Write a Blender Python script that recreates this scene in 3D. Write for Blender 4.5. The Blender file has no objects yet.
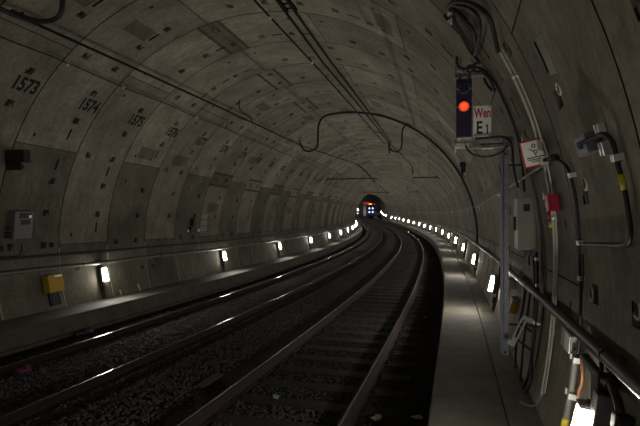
import bpy, bmesh, math, random
from math import pi, sin, cos, radians as rad, sqrt
from mathutils import Vector, Matrix
random.seed(7)
SC = bpy.context.scene
COL = SC.collection

# ------------------------------------------------------------------ alignment
KN = [-10, 0, 8, 16, 24, 32, 42, 55, 70, 90, 105, 118, 132, 160]
KV = [-0.00074, -0.00074, -0.0023, -0.00297, -0.00238, -0.00359, -0.00346, -0.00288, -0.00338, 0.0001, -0.0045, 0.0062, 0.0025, 0.0266]
GV = [0.4583, 0.2284, 0.0431, -0.1267, -0.2231, -0.3014, -0.3498, -0.3815, -0.3331, -0.0686, 0.1326, 0.4493, 0.9262, 1.9959]
TH0, X0 = 0.27739, -3.67192
R, ZC, C0 = 4.2964, 1.4398, 0.0647
RING, SEAM = 1.4664, 9.255
def interp(s, xs, ys):
    if s <= xs[0]:
        return ys[0] + (s - xs[0]) * (ys[1] - ys[0]) / (xs[1] - xs[0])
    for i in range(len(xs) - 1):
        if s <= xs[i + 1]:
            return ys[i] + (s - xs[i]) * (ys[i + 1] - ys[i]) / (xs[i + 1] - xs[i])
    return ys[-1] + (s - xs[-1]) * (ys[-1] - ys[-2]) / (xs[-1] - xs[-2])
DS, S0, S1 = 0.25, -14.0, 172.0
NP = int((S1 - S0) / DS) + 1
_k = [interp(min(max(S0 + i * DS, -10), 160), KN, KV) for i in range(NP)]
_th, _x, _y = [], [], []
a = b = c = 0.0
for i in range(NP):
    a += _k[i] * DS; _th.append(a)
i0 = int(-S0 / DS)
off = TH0 - _th[i0]
_th = [t + off for t in _th]
for i in range(NP):
    b += sin(_th[i]) * DS; c += cos(_th[i]) * DS
    _x.append(b); _y.append(c)
bx0, by0 = _x[i0], _y[i0]
_x = [v - bx0 + X0 for v in _x]; _y = [v - by0 for v in _y]
def P(s):
    f = (s - S0) / DS; i = min(max(int(f), 0), NP - 2); t = f - i
    return (_x[i] + (_x[i + 1] - _x[i]) * t, _y[i] + (_y[i + 1] - _y[i]) * t, interp(s, KN, GV), _th[i] + (_th[i + 1] - _th[i]) * t)
def L(s, o, z):
    x, y, g, th = P(s)
    return Vector((x + o * cos(th), y - o * sin(th), g + z))
def W(s, ang, inset=0.0):
    r = R - inset
    return L(s, C0 + r * cos(rad(ang)), ZC + r * sin(rad(ang)))
def wo(z, side=1, inset=0.0):
    return C0 + side * sqrt((R - inset) ** 2 - (z - ZC) ** 2)
def angz(z, side=1):
    a = math.degrees(math.asin((z - ZC) / R))
    return a if side > 0 else 180 - a
def FP(s, o, z):                       # x right, y forward, z up
    x, y, g, th = P(s)
    return Matrix(((cos(th), sin(th), 0, 0), (-sin(th), cos(th), 0, 0), (0, 0, 1, 0), (0, 0, 0, 1))).transposed().transposed() if False else Matrix.Translation(L(s, o, z)) @ Matrix.Rotation(-th, 4, 'Z')
def FW(s, ang, inset=0.0):             # facing the wall: x to the viewer's left, y off the wall, z up the wall
    th = P(s)[3]
    T = Vector((sin(th), cos(th), 0)); N = Vector((cos(th), -sin(th), 0)); U = Vector((0, 0, 1))
    inn = -(N * cos(rad(ang)) + U * sin(rad(ang)))
    up = -N * sin(rad(ang)) + U * cos(rad(ang))
    X = T
    if cos(rad(ang)) < 0:
        up = -up; X = -T
    m = Matrix((X, inn, up)).transposed().to_4x4()
    return Matrix.Translation(W(s, ang, inset)) @ m

# ------------------------------------------------------------------ materials
def mat(name, col, rough=0.7, metal=0.0, noise=0.0, scale=8.0, bump=0.0, bscale=60.0, spec=0.4, col2=None, emit=0.0):
    m = bpy.data.materials.new(name); m.use_nodes = True
    nt = m.node_tree; bs = nt.nodes['Principled BSDF']
    bs.inputs['Roughness'].default_value = rough; bs.inputs['Metallic'].default_value = metal
    bs.inputs['Specular IOR Level'].default_value = spec
    c = (*col, 1)
    bs.inputs['Base Color'].default_value = c
    if noise or bump:
        tc = nt.nodes.new('ShaderNodeTexCoord')
    if noise:
        n = nt.nodes.new('ShaderNodeTexNoise'); n.inputs['Scale'].default_value = scale; n.inputs['Detail'].default_value = 7; n.inputs['Roughness'].default_value = .65
        nt.links.new(tc.outputs['Object'], n.inputs['Vector'])
        r = nt.nodes.new('ShaderNodeValToRGB')
        r.color_ramp.elements[0].position = .3; r.color_ramp.elements[1].position = .72
        d = col2 if col2 else tuple(v * (1 - noise) for v in col)
        r.color_ramp.elements[0].color = (*d, 1); r.color_ramp.elements[1].color = c
        nt.links.new(n.outputs['Fac'], r.inputs['Fac']); nt.links.new(r.outputs['Color'], bs.inputs['Base Color'])
    if bump:
        n2 = nt.nodes.new('ShaderNodeTexNoise'); n2.inputs['Scale'].default_value = bscale; n2.inputs['Detail'].default_value = 5
        nt.links.new(tc.outputs['Object'], n2.inputs['Vector'])
        bp = nt.nodes.new('ShaderNodeBump'); bp.inputs['Strength'].default_value = bump; bp.inputs['Distance'].default_value = .02
        nt.links.new(n2.outputs['Fac'], bp.inputs['Height']); nt.links.new(bp.outputs['Normal'], bs.inputs['Normal'])
    if emit:
        bs.inputs['Emission Color'].default_value = c; bs.inputs['Emission Strength'].default_value = emit
    return m

def concrete_lining(name, base, dark):
    m = bpy.data.materials.new(name); m.use_nodes = True
    nt = m.node_tree; N = nt.nodes.new; K = nt.links.new; bs = nt.nodes['Principled BSDF']
    bs.inputs['Roughness'].default_value = .82; bs.inputs['Specular IOR Level'].default_value = .3
    tc = N('ShaderNodeTexCoord')
    n1 = N('ShaderNodeTexNoise'); n1.inputs['Scale'].default_value = 1.3; n1.inputs['Detail'].default_value = 8; n1.inputs['Roughness'].default_value = .62
    K(tc.outputs['Object'], n1.inputs['Vector'])
    r1 = N('ShaderNodeValToRGB'); r1.color_ramp.elements[0].position = .32; r1.color_ramp.elements[1].position = .68
    r1.color_ramp.elements[0].color = (*dark, 1); r1.color_ramp.elements[1].color = (*base, 1)
    K(n1.outputs['Fac'], r1.inputs['Fac'])
    uv = N('ShaderNodeUVMap'); uv.uv_map = 'wall'                     # streaks run down the rings
    mp = N('ShaderNodeMapping'); mp.inputs['Scale'].default_value = (9, .9, 1); K(uv.outputs['UV'], mp.inputs['Vector'])
    n2 = N('ShaderNodeTexNoise'); n2.inputs['Scale'].default_value = 1.6; n2.inputs['Detail'].default_value = 6; n2.inputs['Roughness'].default_value = .7
    K(mp.outputs['Vector'], n2.inputs['Vector'])
    r2 = N('ShaderNodeMapRange'); r2.inputs['From Min'].default_value = .3; r2.inputs['From Max'].default_value = .7; r2.inputs['To Min'].default_value = .72; r2.inputs['To Max'].default_value = 1.1
    K(n2.outputs['Fac'], r2.inputs['Value'])
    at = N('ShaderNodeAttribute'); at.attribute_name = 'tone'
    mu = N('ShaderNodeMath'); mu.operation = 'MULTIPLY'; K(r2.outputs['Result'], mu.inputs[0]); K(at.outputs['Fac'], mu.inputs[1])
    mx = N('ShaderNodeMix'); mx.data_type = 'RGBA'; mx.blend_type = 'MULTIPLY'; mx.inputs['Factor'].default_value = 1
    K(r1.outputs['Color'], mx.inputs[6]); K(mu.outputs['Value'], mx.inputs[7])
    n4 = N('ShaderNodeTexNoise'); n4.inputs['Scale'].default_value = 14; n4.inputs['Detail'].default_value = 8; n4.inputs['Roughness'].default_value = .8
    K(tc.outputs['Object'], n4.inputs['Vector'])
    r4 = N('ShaderNodeMapRange'); r4.inputs['From Min'].default_value = .32; r4.inputs['From Max'].default_value = .62; r4.inputs['To Min'].default_value = .62; r4.inputs['To Max'].default_value = 1.08
    K(n4.outputs['Fac'], r4.inputs['Value'])
    mx2 = N('ShaderNodeMix'); mx2.data_type = 'RGBA'; mx2.blend_type = 'MULTIPLY'; mx2.inputs['Factor'].default_value = 1
    K(mx.outputs[2], mx2.inputs[6]); K(r4.outputs['Result'], mx2.inputs[7])
    K(mx2.outputs[2], bs.inputs['Base Color'])
    n3 = N('ShaderNodeTexNoise'); n3.inputs['Scale'].default_value = 22; n3.inputs['Detail'].default_value = 6
    K(tc.outputs['Object'], n3.inputs['Vector'])
    bp = N('ShaderNodeBump'); bp.inputs['Strength'].default_value = .22; bp.inputs['Distance'].default_value = .02
    K(n3.outputs['Fac'], bp.inputs['Height']); K(bp.outputs['Normal'], bs.inputs['Normal'])
    return m

M = {}
M['lining'] = concrete_lining('segment_concrete', (.37, .334, .264), (.19, .172, .138))
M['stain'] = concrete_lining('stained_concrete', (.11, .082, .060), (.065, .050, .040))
M['stain2'] = concrete_lining('lightly_stained_concrete', (.20, .160, .118), (.125, .10, .077))
M['lip'] = mat('lit_seam_and_pale_stick', (.42, .40, .33), .8)  # seam lips painted bright as if lamplit; the pale sticks share it
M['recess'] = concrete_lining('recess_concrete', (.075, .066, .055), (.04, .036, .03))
M['joint'] = mat('joint_filler', (.018, .016, .015), .95)
M['walkL'] = mat('dark_walkway_concrete', (.095, .088, .072), .88, noise=.5, scale=3.0, bump=.35, bscale=35)  # left walkway, a darker base than the right one
M['walk'] = mat('walkway_concrete', (.135, .125, .10), .85, noise=.5, scale=3.0, bump=.35, bscale=35)
M['strip'] = mat('kerb_concrete', (.17, .16, .13), .85, noise=.45, scale=5.0, bump=.3, bscale=40)
M['dbox'] = mat('dark_concrete', (.26, .235, .20), .9, noise=.4, scale=1)
M['bed'] = mat('ballast_bed', (.042, .036, .040), .95, noise=.6, scale=28, bump=1.0, bscale=30, spec=.2)
M['stone'] = mat('ballast_stone', (.090, .079, .083), .9, noise=.55, scale=9, spec=.25)
M['sleeper'] = mat('sleeper_concrete', (.046, .039, .039), .9, noise=.5, scale=6, bump=.3)
M['rail'] = mat('rusty_rail_side', (.030, .016, .018), .85, noise=.5, scale=12, bump=.2)
M['railD'] = mat('dark_rail_side', (.012, .009, .010), .9, noise=.4, scale=12)  # left track rails, darker sides than the right track
M['head'] = mat('worn_rail_head', (.55, .53, .50), .24, metal=1.0)
M['galv'] = mat('galvanised_steel', (.22, .245, .28), .55, metal=.2, noise=.35, scale=20)
M['rod'] = mat('dark_steel', (.035, .033, .034), .6, metal=.2)
M['rubber'] = mat('black_cable', (.022, .02, .024), .5)
M['handrail'] = mat('dark_handrail', (.022, .020, .024), .4)
M['ghand'] = mat('grey_handrail', (.16, .155, .145), .4, metal=.4)
M['cond'] = mat('pale_conduit', (.60, .58, .50), .45, noise=.25, scale=6)
M['gcond'] = mat('grey_conduit', (.22, .215, .20), .5, noise=.25, scale=6)
M['cab'] = mat('grey_cabinet_paint', (.36, .365, .31), .5, noise=.2, scale=5)
M['bluegrey'] = mat('blue_grey_paint', (.13, .15, .18), .5)
M['plate'] = mat('pale_plate', (.26, .25, .22), .7)
M['ohl'] = mat('sooty_wire', (.014, .013, .014), .8, spec=.15)
M['cabL'] = mat('light_grey_enclosure', (.15, .15, .155), .5)
M['black'] = mat('black_plastic', (.015, .013, .017), .5)
M['sigblack'] = mat('signal_black', (.030, .016, .060), .5)
M['red'] = mat('red_paint', (.30, .004, .025), .45)
M['sred'] = mat('sign_red', (.52, .02, .03), .5)
M['white'] = mat('sign_white', (.86, .86, .80), .5)
M['sblack'] = mat('sign_black', (.02, .02, .022), .5)
M['yellow'] = mat('yellow_paint', (.50, .29, .01), .5)
M['ytape'] = mat('yellow_tape', (.60, .50, .04), .5)
M['clip'] = mat('bright_clip', (.72, .72, .70), .35, metal=.6)
M['orange'] = mat('orange_cable', (.30, .12, .06), .5)
M['brown'] = mat('old_board', (.075, .046, .026), .85, noise=.4, scale=14)
M['paper'] = mat('crumpled_paper', (.55, .48, .40), .8)
M['teal'] = mat('pale_teal_scrap', (.28, .42, .38), .8)
M['pink'] = mat('magenta_plastic', (.11, .004, .05), .7)
M['number'] = mat('stencil_paint', (.012, .011, .011), .9)
M['lampbody'] = mat('lamp_housing', (.06, .056, .056), .55)
M['endcap'] = mat('lamp_end_cap', (.45, .43, .38), .5)
M['rdark'] = mat('dark_red_gland', (.09, .02, .02), .6)
M['lamp'] = mat('lamp_diffuser', (1.0, .95, .84), .5, emit=480.0)
M['lampside'] = mat('lamp_diffuser_side', (1.0, .94, .80), .5, emit=66.0)
M['redlens'] = mat('lit_red_lens', (1.0, .055, .012), .4, emit=.85)
M['redcore'] = mat('lit_red_bulb', (1.0, .13, .035), .4, emit=1.0)
M['glass'] = mat('dark_glass', (.02, .022, .03), .12, spec=.6)
M['tred'] = mat('train_red', (.50, .05, .04), .4)
M['tblue'] = mat('train_blue', (.03, .06, .22), .4)
M['head_lamp'] = mat('headlamp', (.40, .55, 1.0), .4, emit=4.0)
M['amber'] = mat('amber_display', (1.0, .30, .04), .4, emit=3.0)
M['tail'] = mat('red_marker', (1.0, .10, .06), .4, emit=.16)
M['crescent'] = mat('grout_lip', (.55, .53, .47), .8)

# ------------------------------------------------------------------ mesh builder
class MB:
    def __init__(s):
        s.bm = bmesh.new(); s.mi = 0
    def _tag(s, faces, smooth=False):
        for f in faces:
            f.material_index = s.mi; f.smooth = smooth
    def box(s, c, d, bevel=0.0, rot=None):
        r = bmesh.ops.create_cube(s.bm, size=1.0)
        vs = r['verts']
        for v in vs:
            p = Vector((v.co.x * d[0], v.co.y * d[1], v.co.z * d[2]))
            if rot: p = rot @ p
            v.co = p + Vector(c)
        fs = list({f for v in vs for f in v.link_faces})
        if bevel:
            es = list({e for v in vs for e in v.link_edges})
            rr = bmesh.ops.bevel(s.bm, geom=es, offset=bevel, segments=2, affect='EDGES', profile=.6)
            fs = list({f for v in rr['verts'] for f in v.link_faces}) + [f for f in fs if f.is_valid]
        s._tag(set(fs)); return s
    def tube(s, pts, r, n=8, cap=True):
        pts = [Vector(p) for p in pts]; rings = []
        rr = r if isinstance(r, (list, tuple)) else [r] * len(pts)
        prev = None
        for i, p in enumerate(pts):
            t = (pts[min(i + 1, len(pts) - 1)] - pts[max(i - 1, 0)]).normalized()
            if prev is None:
                u = t.orthogonal().normalized()
            else:
                u = (prev - t * prev.dot(t)).normalized()
            prev = u; w = t.cross(u)
            rings.append([s.bm.verts.new(p + (u * cos(2 * pi * k / n) + w * sin(2 * pi * k / n)) * rr[i]) for k in range(n)])
        fs = []
        for A, B in zip(rings, rings[1:]):
            for k in range(n):
                fs.append(s.bm.faces.new((A[k], A[(k + 1) % n], B[(k + 1) % n], B[k])))
        s._tag(fs, True)
        if cap:
            s._tag([s.bm.faces.new(rings[0][::-1]), s.bm.faces.new(rings[-1])])
        return s
    def ringtorus(s, c, axis, r, rt, a0=0, a1=360, n=20, k=6):
        ax = Vector(axis).normalized(); u = ax.orthogonal().normalized(); w = ax.cross(u)
        c = Vector(c)
        pts = [c + (u * cos(rad(a0 + (a1 - a0) * i / n)) + w * sin(rad(a0 + (a1 - a0) * i / n))) * r for i in range(n + 1)]
        return s.tube(pts, rt, k)
    def prism(s, poly, y0, y1):                       # poly in x,z ; extruded in y
        A = [s.bm.verts.new((x, y0, z)) for x, z in poly]; B = [s.bm.verts.new((x, y1, z)) for x, z in poly]
        n = len(poly); fs = [s.bm.faces.new(A[::-1]), s.bm.faces.new(B)]
        for k in range(n):
            fs.append(s.bm.faces.new((A[k], A[(k + 1) % n], B[(k + 1) % n], B[k])))
        s._tag(fs); return s
    def disc(s, c, r, n=24, rz=None, depth=.01):      # short cylinder along y
        return s.tube([Vector(c), Vector(c) + Vector((0, depth, 0))], r, n)
    def groups(s, gap=.006):
        s.bm.verts.index_update(); s.bm.verts.ensure_lookup_table()
        seen = set(); isl = []
        for v in s.bm.verts:
            if v in seen: continue
            st, comp = [v], []; seen.add(v)
            while st:
                q = st.pop(); comp.append(q)
                for e in q.link_edges:
                    o = e.other_vert(q)
                    if o not in seen: seen.add(o); st.append(o)
            lo = [min(q.co[i] for q in comp) - gap for i in range(3)]; hi = [max(q.co[i] for q in comp) + gap for i in range(3)]
            isl.append([comp, lo, hi])
        merged = True
        while merged:
            merged = False
            for i in range(len(isl)):
                for j in range(i + 1, len(isl)):
                    if all(isl[i][1][q] <= isl[j][2][q] and isl[j][1][q] <= isl[i][2][q] for q in range(3)):
                        A, B = isl[i], isl.pop(j)
                        A[0] += B[0]; A[1] = [min(x) for x in zip(A[1], B[1])]; A[2] = [max(x) for x in zip(A[2], B[2])]
                        merged = True; break
                if merged: break
        return [g[0] for g in isl]
    def build(s, name, mats, parent=None, mtx=None, split=True):
        bmesh.ops.recalc_face_normals(s.bm, faces=s.bm.faces)
        if parent and split and name not in ('pictogram',):
            g = s.groups()
            if len(g) > 1:
                first = None
                for grp in g:
                    gs = set(grp); b = s.bm.copy(); b.verts.ensure_lookup_table()
                    keep = {v.index for v in grp}
                    bmesh.ops.delete(b, geom=[v for v in b.verts if v.index not in keep], context='VERTS')
                    m2 = MB(); m2.bm.free(); m2.bm = b
                    o = m2.build(name, mats, parent, mtx, False); first = first or o
                s.bm.free(); return first
        me = bpy.data.meshes.new(name); s.bm.to_mesh(me); s.bm.free()
        for m in (mats if isinstance(mats, (list, tuple)) else [mats]):
            me.materials.append(M[m] if isinstance(m, str) else m)
        o = bpy.data.objects.new(name, me); COL.objects.link(o)
        if parent: o.parent = parent
        if mtx is not None: o.matrix_world = mtx
        return o
def tag(o, label, cat, group=None, kind=None):
    if label: o['label'] = label
    if cat: o['category'] = cat
    if group: o['group'] = group
    if kind: o['kind'] = kind
    return o
def thing(name, label, cat, mtx, group=None):
    o = bpy.data.objects.new(name, None); COL.objects.link(o); o.matrix_world = mtx
    o.empty_display_size = .1
    return tag(o, label, cat, group)
def copy_tree(o, mtx, label=None):
    c = o.copy(); COL.objects.link(c); c.matrix_world = mtx
    if label: c['label'] = label
    for ch in [x for x in bpy.data.objects if x.parent == o]:
        d = ch.copy(); COL.objects.link(d); d.parent = c
        for g in [x for x in bpy.data.objects if x.parent == ch]:
            e = g.copy(); COL.objects.link(e); e.parent = d
    return c
def struct(o):
    o['kind'] = 'structure'; return o
def arange(a, b, st):
    n = max(1, int(round((b - a) / st)))
    return [a + (b - a) * i / n for i in range(n + 1)]
def smooth(pts, it=3):
    pts = [Vector(p) for p in pts]
    for _ in range(it):
        q = [pts[0]]
        for p, r in zip(pts, pts[1:]):
            q += [p * .75 + r * .25, p * .25 + r * .75]
        q.append(pts[-1]); pts = q
    return pts
def cable(name, pts, r, m, label=None, cat=None, group=None, n=8, parent=None):
    """a cable through world points; its origin at the first point"""
    o0 = Vector(pts[0]); mb = MB(); mb.tube([Vector(p) - o0 for p in pts], r, n)
    o = mb.build(name, m)
    o.location = o0
    if parent:
        o.parent = parent; o.matrix_parent_inverse = parent.matrix_world.inverted()
    else:
        tag(o, label, cat, group)
    return o
def world_part(name, mb, m, parent):
    """a part whose mesh is written in world coordinates"""
    inv = parent.matrix_world.inverted()
    for v in mb.bm.verts: v.co = inv @ v.co
    return mb.build(name, m, parent)

# ------------------------------------------------------------------ tunnel lining
STEP, APH = 8.47, 128.4
def lining(name, a0, a1, s_from, s_to):
    k0 = math.floor((s_from - SEAM) / RING); k1 = math.ceil((s_to - SEAM) / RING)
    vid, verts, faces, mats_, tones, uvs = {}, [], [], [], [], []
    def V(s, a, d):
        key = (round(s, 4), round(a, 3), round(d, 3))
        if key not in vid:
            vid[key] = len(verts); verts.append(tuple(W(s, a, -d)))
        return vid[key]
    for k in range(k0, k1):
        sA = SEAM + k * RING; odd = k % 2
        far = sA > 62
        fr = [0, .007, .17, .205, .235, .27, .45, .68, .715, .745, .78, .993, 1.0]
        cs = set([a0, a1])
        j0 = math.floor((a0 - APH) / STEP) - 1; j1 = math.ceil((a1 - APH) / STEP) + 1
        rows = []
        for j in range(j0, j1 + 1):
            c = APH + j * STEP
            cand = [c - .85, c - .085, c + .085, c + .85, c + 2.4, c + 3.4, c + 4.23, c + 5.4, c + 6.4]
            for x in cand:
                if a0 < x < a1: cs.add(round(x, 3))
        A = sorted(cs)
        tone_seg = {}
        joint_mod = 3 if odd else 0
        def info(f, am):
            j = round((am - APH) / STEP); c = APH + j * STEP; d = am - c
            seg = math.floor(((am - APH) / STEP - joint_mod) / 6)
            if seg not in tone_seg:
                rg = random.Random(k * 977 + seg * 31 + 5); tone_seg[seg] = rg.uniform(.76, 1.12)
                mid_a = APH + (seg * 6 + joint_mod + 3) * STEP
                tone_seg[seg] *= 1.15 if 52 < mid_a < 128 else .86 if mid_a <= 52 else 1.0 if mid_a < 140 else .86 if mid_a < 170 else .54  # crown brightened, lower segments dimmed: light falloff painted into the tone
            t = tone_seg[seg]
            if (f < .007 or f > .993) and (am > 180.4 or am < -1.5): return -.008, 5, 1.0  # raised low seams, coloured pale to paint in the lamp light they catch
            if f < .007 or f > .993: return .020, 1, t
            isj = (j - joint_mod) % 6 == 0
            if isj and abs(d) < .085: return .018, 1, t
            mid = (j - joint_mod) % 6 == 3
            low = am > 181 or am < -3
            dep, mi = 0.0, 0
            # felt patches beside the neighbour's joint
            if not odd and .03 < f < .93 and (j == -3 and 0 <= k <= 4 or j == 3 and k > 2):
                if 2.3 < abs(d) < 3.5: mi = 2
                elif abs(d) < 2.4 and (j == 3 and k % 4 == 0 or k == 0): mi = 4
            if low: return dep, mi, t
            if (j == 3 or j == 4) and 2 < d < 2.5: return dep, mi, t
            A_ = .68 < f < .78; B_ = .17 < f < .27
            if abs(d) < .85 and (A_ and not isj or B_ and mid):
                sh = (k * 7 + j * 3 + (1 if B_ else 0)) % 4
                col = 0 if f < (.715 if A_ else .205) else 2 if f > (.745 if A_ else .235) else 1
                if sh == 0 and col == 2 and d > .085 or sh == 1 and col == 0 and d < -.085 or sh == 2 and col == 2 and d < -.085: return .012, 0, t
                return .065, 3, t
            rg = random.Random(k * 131 + j * 17)
            dd = (am - (c if d >= 0 else c - STEP))
            jj = j if d >= 0 else j - 1
            rg = random.Random(k * 131 + jj * 17)
            if .27 < f < .68 and 2.4 < dd < 6.4 and 30 < am < 176 and rg.random() < .10: return 0, 4, t
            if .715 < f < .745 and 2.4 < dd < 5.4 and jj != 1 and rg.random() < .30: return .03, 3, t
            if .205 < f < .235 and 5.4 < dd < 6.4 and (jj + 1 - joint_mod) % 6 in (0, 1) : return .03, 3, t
            return dep, mi, t
        nS, nA = len(fr) - 1, len(A) - 1
        D = [[info((fr[i] + fr[i + 1]) / 2, (A[j] + A[j + 1]) / 2) for j in range(nA)] for i in range(nS)]
        ss = [sA + f * RING for f in fr]
        for i in range(nS):
            for j in range(nA):
                d, mi, t = D[i][j]
                faces.append((V(ss[i], A[j], d), V(ss[i + 1], A[j], d), V(ss[i + 1], A[j + 1], d), V(ss[i], A[j + 1], d)))
                mats_.append(mi); tones.append(t)
                if i + 1 < nS:
                    d2 = D[i + 1][j][0]
                    if abs(d2 - d) > 1e-6:
                        s_ = ss[i + 1]
                        faces.append((V(s_, A[j], d), V(s_, A[j], d2), V(s_, A[j + 1], d2), V(s_, A[j + 1], d)))
                        mats_.append(0 if max(d, d2) > .05 else 1); tones.append(t)
                if j + 1 < nA:
                    d2 = D[i][j + 1][0]
                    if abs(d2 - d) > 1e-6:
                        a_ = A[j + 1]
                        faces.append((V(ss[i], a_, d), V(ss[i + 1], a_, d), V(ss[i + 1], a_, d2), V(ss[i], a_, d2)))
                        mats_.append(0 if max(d, d2) > .05 else 1); tones.append(t)
    me = bpy.data.meshes.new(name); me.from_pydata(verts, [], faces)
    for m in ('lining', 'joint', 'stain', 'recess', 'stain2', 'lip'): me.materials.append(M[m])
    me.polygons.foreach_set('material_index', mats_)
    me.polygons.foreach_set('use_smooth', [True] * len(faces))
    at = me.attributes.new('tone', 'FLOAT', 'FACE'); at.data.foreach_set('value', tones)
    rev = {v: key for key, v in vid.items()}
    uvl = me.uv_layers.new(name='wall')
    buf = []
    for p in me.polygons:
        for v in p.vertices:
            s_, a_, _ = rev[v]; buf += [s_ / RING, rad(a_) * R]
    uvl.data.foreach_set('uv', buf)
    me.set_sharp_from_angle(angle=rad(32))
    me.update()
    o = bpy.data.objects.new(name, me); COL.objects.link(o)
    return struct(o)
PORTAL = 111.0
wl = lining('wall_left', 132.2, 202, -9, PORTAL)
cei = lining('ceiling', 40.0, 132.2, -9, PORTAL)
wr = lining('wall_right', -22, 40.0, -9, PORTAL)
SE = SEAM + math.ceil((PORTAL - SEAM) / RING) * RING
SB = SEAM + math.floor((-9 - SEAM) / RING) * RING

def strip_sweep(name, prof, sa, sb, st, m, kind=True, closed=False):
    """sweep a profile [(o,z)] along the line"""
    mb = MB(); rows = []
    for s in arange(sa, sb, st):
        rows.append([mb.bm.verts.new(L(s, o, z)) for o, z in prof])
    n = len(prof); fs = []
    for A, B in zip(rows, rows[1:]):
        for k in range(n if closed else n - 1):
            fs.append(mb.bm.faces.new((A[k], A[(k + 1) % n], B[(k + 1) % n], B[k])))
    if closed:
        mb.bm.faces.new(rows[0][::-1]); mb.bm.faces.new(rows[-1])
    o = mb.build(name, m)
    return struct(o) if kind else o
E1 = 168
strip_sweep('floor', [(-3.45, -.12), (-3.0, -.13), (-2.75, -.12), (-2.2, -.11), (-1.1, -.11), (-.75, -.115), (-.45, -.13), (.45, -.13), (.9, -.175), (2.75, -.175), (3.0, -.16), (3.4, -.15), (3.4, -.4), (-3.45, -.4)], SB, E1, .5, 'bed', closed=True)
WR = strip_sweep('walkway', [(3.28, .288), (3.295, .303), (3.92, .303), (3.93, .29), (3.94, .303), (wo(.303), .303), (wo(.303) + .12, .0), (3.42, -.3), (3.28, -.3)], SB, SE, .5, 'walk', closed=True)
strip_sweep('trim_1', [(3.945, .303), (3.945, .309), (wo(.303) + .02, .312), (wo(.303) + .02, .303)], SB, SE, .5, 'strip', closed=True)
WL = strip_sweep('walkway', [(-3.30, .235), (-3.315, .25), (-4.14, .25), (-4.24, .0), (-3.4, -.3), (-3.19, -.3), (-3.19, -.06), (-3.26, -.04)], SB, SE, .5, 'walkL', closed=True)
# darker box section behind the bored tunnel
def wallquad(name, pts, m):
    mb = MB(); mb._tag([mb.bm.faces.new([mb.bm.verts.new(p) for p in pts])]); return struct(mb.build(name, m))
strip_sweep('wall_west', [(-4.45, -.5), (-4.45, 6.0), (-4.75, 6.0), (-4.75, -.5)], SE - .3, E1, 2, 'dbox', closed=True)
strip_sweep('wall_east', [(4.8, -.5), (4.8, 6.0), (5.1, 6.0), (5.1, -.5)], SE - .3, E1, 2, 'dbox', closed=True)
strip_sweep('ceiling', [(-5.0, 6.0), (5.1, 6.0), (5.1, 6.3), (-5.0, 6.3)], SE - .3, E1, 2, 'dbox', closed=True)
mb = MB(); mb.prism([(-5, -1), (5.1, -1), (5.1, 6.3), (-5, 6.3)], 0, .3)
o = struct(mb.build('wall_far', 'dbox')); o.matrix_world = FP(E1, 0, 0)
# portal ring: closes the gap between bore and box, and shows as a pale rim
mb = MB(); n = 72
inn = [mb.bm.verts.new(L(SE - .02, C0 + (R - .03) * cos(2 * pi * k / n), ZC + (R - .03) * sin(2 * pi * k / n))) for k in range(n)]
out = [mb.bm.verts.new(L(SE - .02, C0 + (R + .95) * cos(2 * pi * k / n), ZC + (R + .95) * sin(2 * pi * k / n))) for k in range(n)]
in2 = [mb.bm.verts.new(L(SE + .35, C0 + (R - .03) * cos(2 * pi * k / n), ZC + (R - .03) * sin(2 * pi * k / n))) for k in range(n)]
ou2 = [mb.bm.verts.new(L(SE + .35, C0 + (R + .95) * cos(2 * pi * k / n), ZC + (R + .95) * sin(2 * pi * k / n))) for k in range(n)]
for k in range(n):
    j = (k + 1) % n
    for q in ((inn[k], inn[j], out[j], out[k]), (inn[k], inn[j], in2[j], in2[k]), (in2[k], in2[j], ou2[j], ou2[k]), (out[k], out[j], ou2[j], ou2[k])): mb.bm.faces.new(q)
struct(mb.build('trim_2', 'strip'))

# ring numbers stencilled on the left wall
FONT_CACHE = {}
def text_mesh(body, size=1.0, bold=0.0):
    cu = bpy.data.curves.new('lettering', 'FONT'); cu.body = body; cu.size = size; cu.offset = bold; cu.align_x = 'CENTER'; cu.align_y = 'CENTER'; cu.resolution_u = 3
    o = bpy.data.objects.new('lettering', cu); COL.objects.link(o)
    dg = bpy.context.evaluated_depsgraph_get(); dg.update()
    me = bpy.data.meshes.new_from_object(o.evaluated_get(dg)); bpy.data.objects.remove(o); bpy.data.curves.remove(cu)
    return me
for i in range(-1, 26):
    k = i - 2
    me = text_mesh(str(1573 + i), .29, .011)
    s0 = SEAM + (k + 1) * RING - .31
    for v in me.vertices:
        tx, ty = v.co.x * .86, v.co.y * 1.2
        v.co = W(s0 + tx, 140.4 - math.degrees(ty / R), .003)
    me.materials.append(M['number'])
    o = bpy.data.objects.new('ring_number', me); COL.objects.link(o); o.parent = wl

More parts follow.
